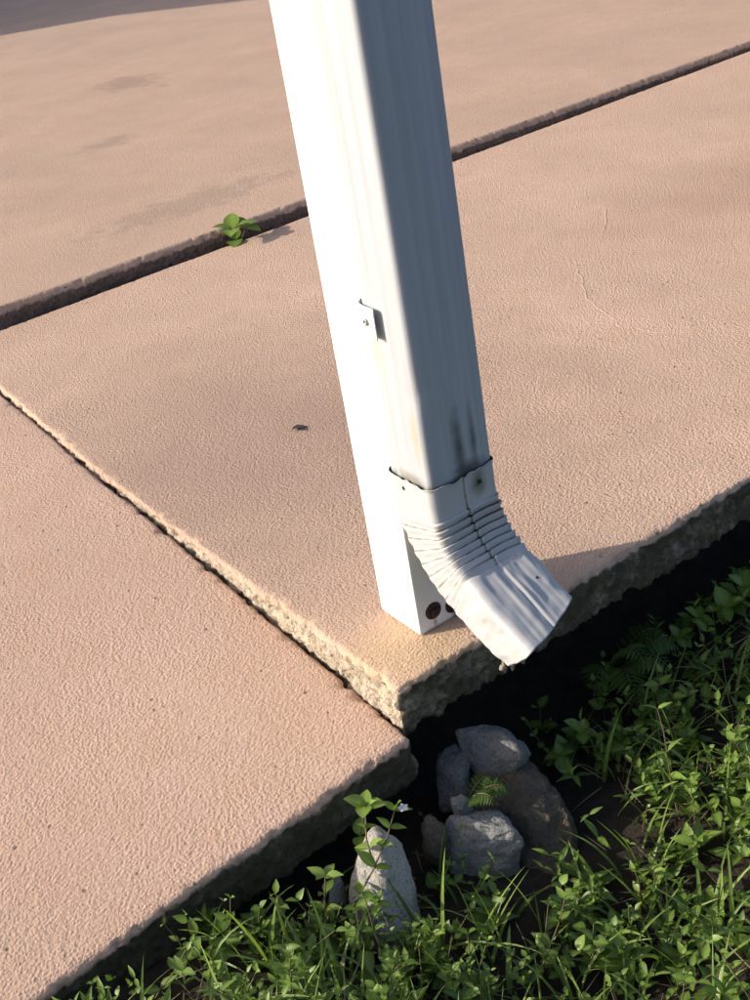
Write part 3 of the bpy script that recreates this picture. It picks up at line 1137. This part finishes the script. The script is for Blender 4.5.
# density of cover: thin next to the washed-out hollow, dense out in the lawn
def cover_density(x, y):
    f = slab_front(x)
    d = f - y
    k = 1.0
    if x > -0.15:
        k = (0.35 if x < 0.16 else 0.5) + 0.5 * min(1, max(0, (d - 0.02) / 0.14))
        if x < 0.16 and d < 0.22:
            k *= 0.75
    else:
        k = 0.5 + 0.5 * min(1, max(0, d / 0.06))
    pn = noise.noise(Vector((x * 13, y * 13, 3.1))) + 0.6 * noise.noise(Vector((x * 31, y * 31, 7.7)))
    return k * min(1.5, max(0.22, 0.85 + 1.5 * pn))


L1, L2, L3 = Leaves(T_OVATE), Leaves(T_ROUND), Leaves(T_LANCE)
stems_bm = bmesh.new()
N_SPRIG = 0
for i in range(26000):
    x = random.uniform(-1.3, 1.7)
    y = random.uniform(-1.25, 0.02)
    near = -0.75 < x < 0.95 and y > -0.72
    if not near and random.random() > 0.45:
        continue
    fr_ = slab_front(x)
    if y > fr_ + (0.05 if x > 0.1 else -0.012):
        continue
    if near_rock(x, y, 0.004) or random.random() > cover_density(x, y) * 0.30:
        continue
    tall = random.uniform(0.02, 0.075) * (1.0 if random.random() < 0.85 else 1.4)
    tall *= 1.0 + 0.7 * noise.noise(Vector((x * 11, y * 11, 9.3)))
    if y > fr_ - 0.03 and x > -0.12:
        tall *= 0.6
    patch = math.sin(x * 9 + 1.3) * math.cos(y * 11 - 0.7) + random.uniform(-0.7, 0.7)
    LL = L1 if patch > 0.1 else (L3 if patch < -0.55 else L2)
    sz = random.choice((1, 1, 1, 1.35)) * random.uniform(0.012, 0.034) if LL is not L3 else random.uniform(0.020, 0.042)
    if LL is L2:
        sz *= 0.85
    sprig(LL, (x, y, gz(x, y) - 0.004), tall, random.uniform(0, 6.28), random.uniform(0, 0.9), random.randint(2, 5), sz, stems_bm if near and random.random() < 0.6 else None)
    N_SPRIG += 1
print('sprigs', N_SPRIG)
for nm, LL, lab in (('ground_cover', L1, 'low weeds with small oval leaves covering the lawn'), ('ground_cover', L2, 'low weeds with small rounded leaves covering the lawn'),
                    ('ground_cover', L3, 'low weeds with narrow pointed leaves covering the lawn')):
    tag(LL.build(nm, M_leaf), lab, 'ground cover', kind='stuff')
tag(link('weed_stems', bm_mesh('weed_stems', stems_bm), M_stem), 'thin reddish green stems among the low weeds', 'ground cover', kind='stuff')

G = Blades()
for i in range(9000):
    x = random.uniform(-1.3, 1.7)
    y = random.uniform(-1.25, 0.0)
    near = -0.75 < x < 0.95 and y > -0.72
    if not near and random.random() > 0.5:
        continue
    fr_ = slab_front(x)
    if y > fr_ - 0.012 or near_rock(x, y, 0.002) or random.random() > cover_density(x, y) * 0.85:
        continue
    ln = random.uniform(0.05, 0.13)
    lean = random.uniform(0.05, 0.7)
    az = random.uniform(0, 6.28)
    if y + math.sin(az) * ln * 0.8 > fr_ - 0.004:
        az = -abs(az % 3.14)
        ln *= 0.8
    G.add((x, y, gz(x, y) - 0.004), az, lean, ln, random.choice((1, 1, 1.4)) * random.uniform(0.0028, 0.0056), random.uniform(0.2, 1.6))
tag(G.build('lawn_grass', M_grass), 'green grass blades scattered through the lawn weeds', 'grass', kind='stuff')
S = Blades()
for i in range(1500):
    x = random.uniform(-0.9, 1.1)
    y = random.uniform(-0.85, -0.06)
    if y > slab_front(x) - 0.02 or near_rock(x, y):
        continue
    S.add((x, y, gz(x, y) + random.uniform(0.004, 0.02)), random.uniform(0, 6.28), random.uniform(1.2, 1.6), random.uniform(0.015, 0.07), random.uniform(0.0008, 0.0022), random.uniform(-0.3, 0.3))
tag(S.build('dry_straw', M_straw), 'dry straw and dead stems lying between the weeds', 'straw', kind='stuff')


# ---------------------------------------------------------------- single plants
def tuft(x, y, label, blades, z=None):
    r = empty('grass_tuft', (x, y, gz(x, y) if z is None else z))
    tag(r, label, 'grass', 'grass tufts standing out of the lawn')
    for (dx, dy, az, lean, ln, wd, bend, tint) in blades:
        B = Blades()
        B.add((x + dx, y + dy, r.location.z - 0.006), math.radians(az), math.radians(lean), ln, wd, math.radians(bend), tint, random.uniform(-0.5, 0.5))
        B.build('blade', M_grass, r)
    return r


def rb(n, ln, wd, spread=0.015, az=None, lean=(5, 30), bend=(10, 55), tint=(0.35, 1)):
    out = []
    for i in range(n):
        a = random.uniform(0, 360) if az is None else random.uniform(*az)
        out.append((random.uniform(-spread, spread), random.uniform(-spread, spread), a, random.uniform(*lean), random.uniform(*ln), random.uniform(*wd), random.uniform(*bend), random.uniform(*tint)))
    return out


def fern(name, base, fronds, label):
    r = empty(name, base)
    tag(r, label, 'fern', 'ferns below the slab edge')
    b = Vector(base)
    for (az, ln, rise, droop, npin) in fronds:
        az = math.radians(az)
        h = Vector((math.cos(az), math.sin(az), 0))
        pts = []
        for k in range(npin + 3):
            t = k / (npin + 2)
            pts.append(b + h * (ln * t * (0.95 - 0.1 * t)) + Vector((0, 0, rise * math.sin(t * 2.2) - droop * t * t)))
        Lp = Leaves(T_PINNA)
        s = Vector((-h.y, h.x, 0))
        for k in range(2, npin + 2):
            t = k / (npin + 2)
            d = (pts[k + 1] - pts[k - 1]).normalized()
            w_ = ln * 0.30 * math.sin(math.pi * min(1, 0.16 + 0.84 * t)) ** 0.8
            for sg in (-1, 1):
                Lp.add(pts[k], s * sg + d * 0.35 + Vector((0, 0, -0.12 + random.uniform(-0.1, 0.1))), (0, 0, 1), (w_ * 0.75, w_, w_), 0.3 + 0.5 * random.random())
        fo = Lp.build('frond', M_fern, r)
        bm = bmesh.new()
        stem_tube(bm, pts, 0.0012, 0.0005, 5)
        link('stalk', bm_mesh('stalk', bm), M_stem, fo)
    return r


def leafy(name, base, stems_, label, cat='weed', mat=None, tmpl=T_OVATE, group=None):
    """a weed whose single leaves can be told apart: stem and leaves as parts"""
    r = empty(name, base)
    tag(r, label, cat, group)
    for (pts, size, pairs, fl) in stems_:
        P = [Vector(p) for p in pts]
        bm = bmesh.new()
        stem_tube(bm, P, 0.0015, 0.0008, 6)
        st = link('stem', bm_mesh('stem', bm), M_stem, r)
        for k in range(pairs):
            t = (k + 1) / pairs
            i = min(len(P) - 2, int(t * (len(P) - 1)))
            u = t * (len(P) - 1) - i
            p = P[i].lerp(P[i + 1], min(1, u))
            d = (P[i + 1] - P[i]).normalized()
            a = d.orthogonal().normalized()
            bq = d.cross(a)
            ph = k * 1.571 + random.uniform(-0.3, 0.3)
            nleaf = 2 if k < pairs - 1 else 4
            for j in range(nleaf):
                q = ph + j * 2 * math.pi / nleaf
                o_ = a * math.cos(q) + bq * math.sin(q)
                s = size * (1.0 - 0.4 * t * (1 if k < pairs - 1 else 0.6)) * random.uniform(0.75, 1.2)
                LL = Leaves(tmpl)
                LL.add(p, o_ + d * fl + Vector((0, 0, 0.25)), (0, 0, 1), s, random.uniform(0.45, 1))
                LL.build('leaf', mat or M_leaf, st)
    return r


# seedling in the joint
leafy('crack_seedling', (0.690, 1.672, -0.05), [
    ([(0.690, 1.672, -0.05), (0.688, 1.668, 0.0), (0.683, 1.660, 0.035)], 0.070, 2, 0.2),
    ([(0.695, 1.672, -0.05), (0.705, 1.664, 0.0), (0.720, 1.655, 0.028)], 0.064, 1, 0.2)],
    'small green seedling sprouting from the joint between the slabs', 'seedling', tmpl=T_ROUND)

# flowering weed draped over the wedge rock
wd = leafy('flowering_weed', (-0.300, -0.185, gz(-0.30, -0.185)), [
    ([(-0.300, -0.185, -0.175), (-0.275, -0.192, -0.140), (-0.235, -0.190, -0.105), (-0.205, -0.180, -0.085), (-0.180, -0.165, -0.070)], 0.031, 6, 0.35),
    ([(-0.235, -0.190, -0.108), (-0.225, -0.165, -0.085), (-0.205, -0.140, -0.065)], 0.024, 3, 0.3),
    ([(-0.300, -0.185, -0.175), (-0.305, -0.180, -0.130), (-0.290, -0.170, -0.095)], 0.031, 4, 0.3),
    ([(-0.300, -0.185, -0.175), (-0.270, -0.205, -0.150), (-0.258, -0.222, -0.120)], 0.028, 3, 0.3)],
    'leafy weed with one tiny white flower climbing over the wedge-shaped pale rock', 'weed')
fl = Leaves(T_ROUND)
for k in range(5):
    a = k * 1.2566
    fl.add((-0.172, -0.172, -0.068), (math.cos(a), math.sin(a), 0.5), (0, 0, 1), 0.0075, 0.5)
flo = fl.build('flower', M_petal, wd)

# broad-leaved weeds by the slab edge
leafy('broadleaf_weed', (-0.205, -0.118, gz(-0.205, -0.118)), [
    ([(-0.205, -0.118, -0.17), (-0.212, -0.125, -0.12), (-0.205, -0.140, -0.062)], 0.034, 2, 0.25)],
    'broad rounded leaves rising beside the sunken slab corner, behind the wedge rock', 'weed', tmpl=T_ROUND, group='broad-leaved weeds')
for (bx, by, h, s, lab) in (
        (0.52, -0.07, 0.055, 0.042, 'broad-leaved weed in deep shade under the slab edge, farthest right'),
        (0.43, -0.06, 0.045, 0.036, 'broad-leaved weed in deep shade just right of the fern'),
        (0.15, -0.10, 0.045, 0.036, 'broad-leaved weed in deep shade below the elbow mouth'),
        (0.46, -0.20, 0.08, 0.030, 'broad-leaved weed at the right edge where the shade ends')):
    z = gz(bx, by)
    leafy('broadleaf_weed', (bx, by, z), [
        ([(bx, by, z - 0.005), (bx + 0.005, by - 0.008, z + h * 0.6), (bx + 0.012, by - 0.018, z + h)], s, 3, 0.2),
        ([(bx, by, z - 0.005), (bx - 0.02, by - 0.01, z + h * 0.5), (bx - 0.035, by - 0.022, z + h * 0.8)], s * 0.9, 2, 0.2)],
        lab, 'weed', tmpl=T_ROUND, group='broad-leaved weeds')

fern('fern', (0.300, -0.035, gz(0.300, -0.035)), [(-75, 0.125, 0.075, 0.02, 14), (-115, 0.125, 0.07, 0.03, 13), (-45, 0.12, 0.08, 0.02, 14), (-150, 0.11, 0.07, 0.03, 12), (-15, 0.11, 0.07, 0.02, 12), (-95, 0.09, 0.085, 0.0, 11)],
     'arching dark green fern in the shade under the slab edge')
fern('fern', (-0.068, -0.148, -0.150), [(-35, 0.075, 0.030, 0.012, 12), (-70, 0.060, 0.035, 0.01, 11), (-5, 0.06, 0.03, 0.012, 10)],
     'small fern growing among the rocks in front of the boulder')
fern('fern', (0.145, -0.085, gz(0.145, -0.085)), [(-120, 0.07, 0.05, 0.02, 10), (-60, 0.06, 0.05, 0.02, 10)],
     'short fern close below the elbow mouth')

tuft(-0.235, -0.262, 'tall grass tuft in front of the wedge rock with one long leaning blade', [
    (0.03, 0.0, 20, 8, 0.15, 0.0065, 14, 0.9), (0.06, -0.02, -35, 22, 0.15, 0.007, 16, 1.0), (0.075, -0.025, -30, 24, 0.13, 0.008, 10, 0.85), (0.0, 0.0, 200, 15, 0.09, 0.004, 60, 0.7),
    (0.02, 0.0, -60, 30, 0.12, 0.004, 75, 0.9), (0.05, -0.02, -70, 35, 0.13, 0.004, 60, 0.95), (-0.01, 0.0, 120, 10, 0.08, 0.004, 20, 0.6)])
tuft(-0.412, -0.185, 'grass tuft with stiff upright blades against the sunken slab', [
    (0, 0, 150, 12, 0.125, 0.0075, 14, 0.95), (0.018, -0.022, 165, 8, 0.135, 0.0075, 14, 0.95), (-0.03, -0.01, 130, 10, 0.09, 0.006, 15, 0.8), (0.03, 0.0, 20, 10, 0.08, 0.006, 30, 0.7), (0.045, -0.02, 80, 6, 0.09, 0.006, 10, 0.8), (0.06, -0.03, 200, 16, 0.11, 0.006, 25, 0.9)])
tuft(0.075, -0.335, 'thin grass tuft with blade tips catching sun beside the boulder', rb(9, (0.07, 0.12), (0.003, 0.005), 0.03, None, (4, 25), (5, 40), (0.2, 0.8)))
tuft(0.02, -0.40, 'grass tuft with pale cut tips at the edge of the shade', rb(8, (0.06, 0.10), (0.004, 0.006), 0.03, None, (5, 40), (10, 70), (0.4, 1)))
tuft(-0.33, -0.30, 'grass tuft at the lower edge, left of the longest blades', rb(9, (0.06, 0.11), (0.0035, 0.006), 0.03, None, (10, 45), (10, 70), (0.4, 1)))
tuft(-0.14, -0.40, 'arching grass tuft at the lower edge below the boulder', rb(10, (0.07, 0.12), (0.004, 0.007), 0.03, None, (10, 45), (10, 70), (0.4, 1)))
tuft(0.16, -0.45, 'grass tuft among sunlit weeds at the right edge', rb(10, (0.06, 0.10), (0.004, 0.006), 0.03, None, (10, 45), (10, 80), (0.5, 1)))
tuft(-0.52, -0.20, 'short grass tuft at the lower left, close against the sunken slab', rb(8, (0.05, 0.085), (0.003, 0.005), 0.03, (180, 340), (5, 35), (10, 60), (0.4, 1)))

# dead scrap on the slab
sc_ = Leaves(T_OVATE)
sc_.add((0.208, 0.646, 0.0030), (0.9, -0.25, 0.10), (0.1, 0, 1), 0.030, 0.3)
sc_.add((0.214, 0.640, 0.0035), (0.6, -0.7, 0.15), (0.3, 0, 1), 0.018, 0.3)
tag(sc_.build('dead_leaf', M_chip), 'tiny dark curled scrap of dead leaf lying on the post slab', 'leaf')


# ---------------------------------------------------------------- unseen block added to cast the shadow on the far corner of the patio
def shadow_caster():
    el = math.tan(SUN_EL)
    hgt = 2.7
    off = Vector((SX, SY)) * (hgt - 0.0) / el
    p1 = Vector((1.80, 6.25)) + off
    d = Vector((0.62, -0.785)).normalized()
    nrm = Vector((0.785, 0.62))
    r = empty('shadow_caster', (p1.x, p1.y, 0))
    tag(r, 'unseen flat-topped block added to cast the shadow on the far left patio corner', 'shadow_caster')

    def prism(name, a, b, z0, z1, mat):
        q = [p1 + d * a[0] + nrm * b[0], p1 + d * a[1] + nrm * b[0], p1 + d * a[1] + nrm * b[1], p1 + d * a[0] + nrm * b[1]]
        V = [(p.x, p.y, z0) for p in q] + [(p.x, p.y, z1) for p in q]
        F = [(3, 2, 1, 0), (4, 5, 6, 7), (0, 1, 5, 4), (1, 2, 6, 5), (2, 3, 7, 6), (3, 0, 4, 7)]
        return link(name, mesh(name, V, F), mat, r, False)
    prism('caster_wall', (-6, 2.0), (0.4, 3.4), -0.3, 2.6, M_wall)
    prism('caster_roof', (-6.3, 2.4), (0.0, 3.8), 2.602, 2.7, M_roof)


shadow_caster()
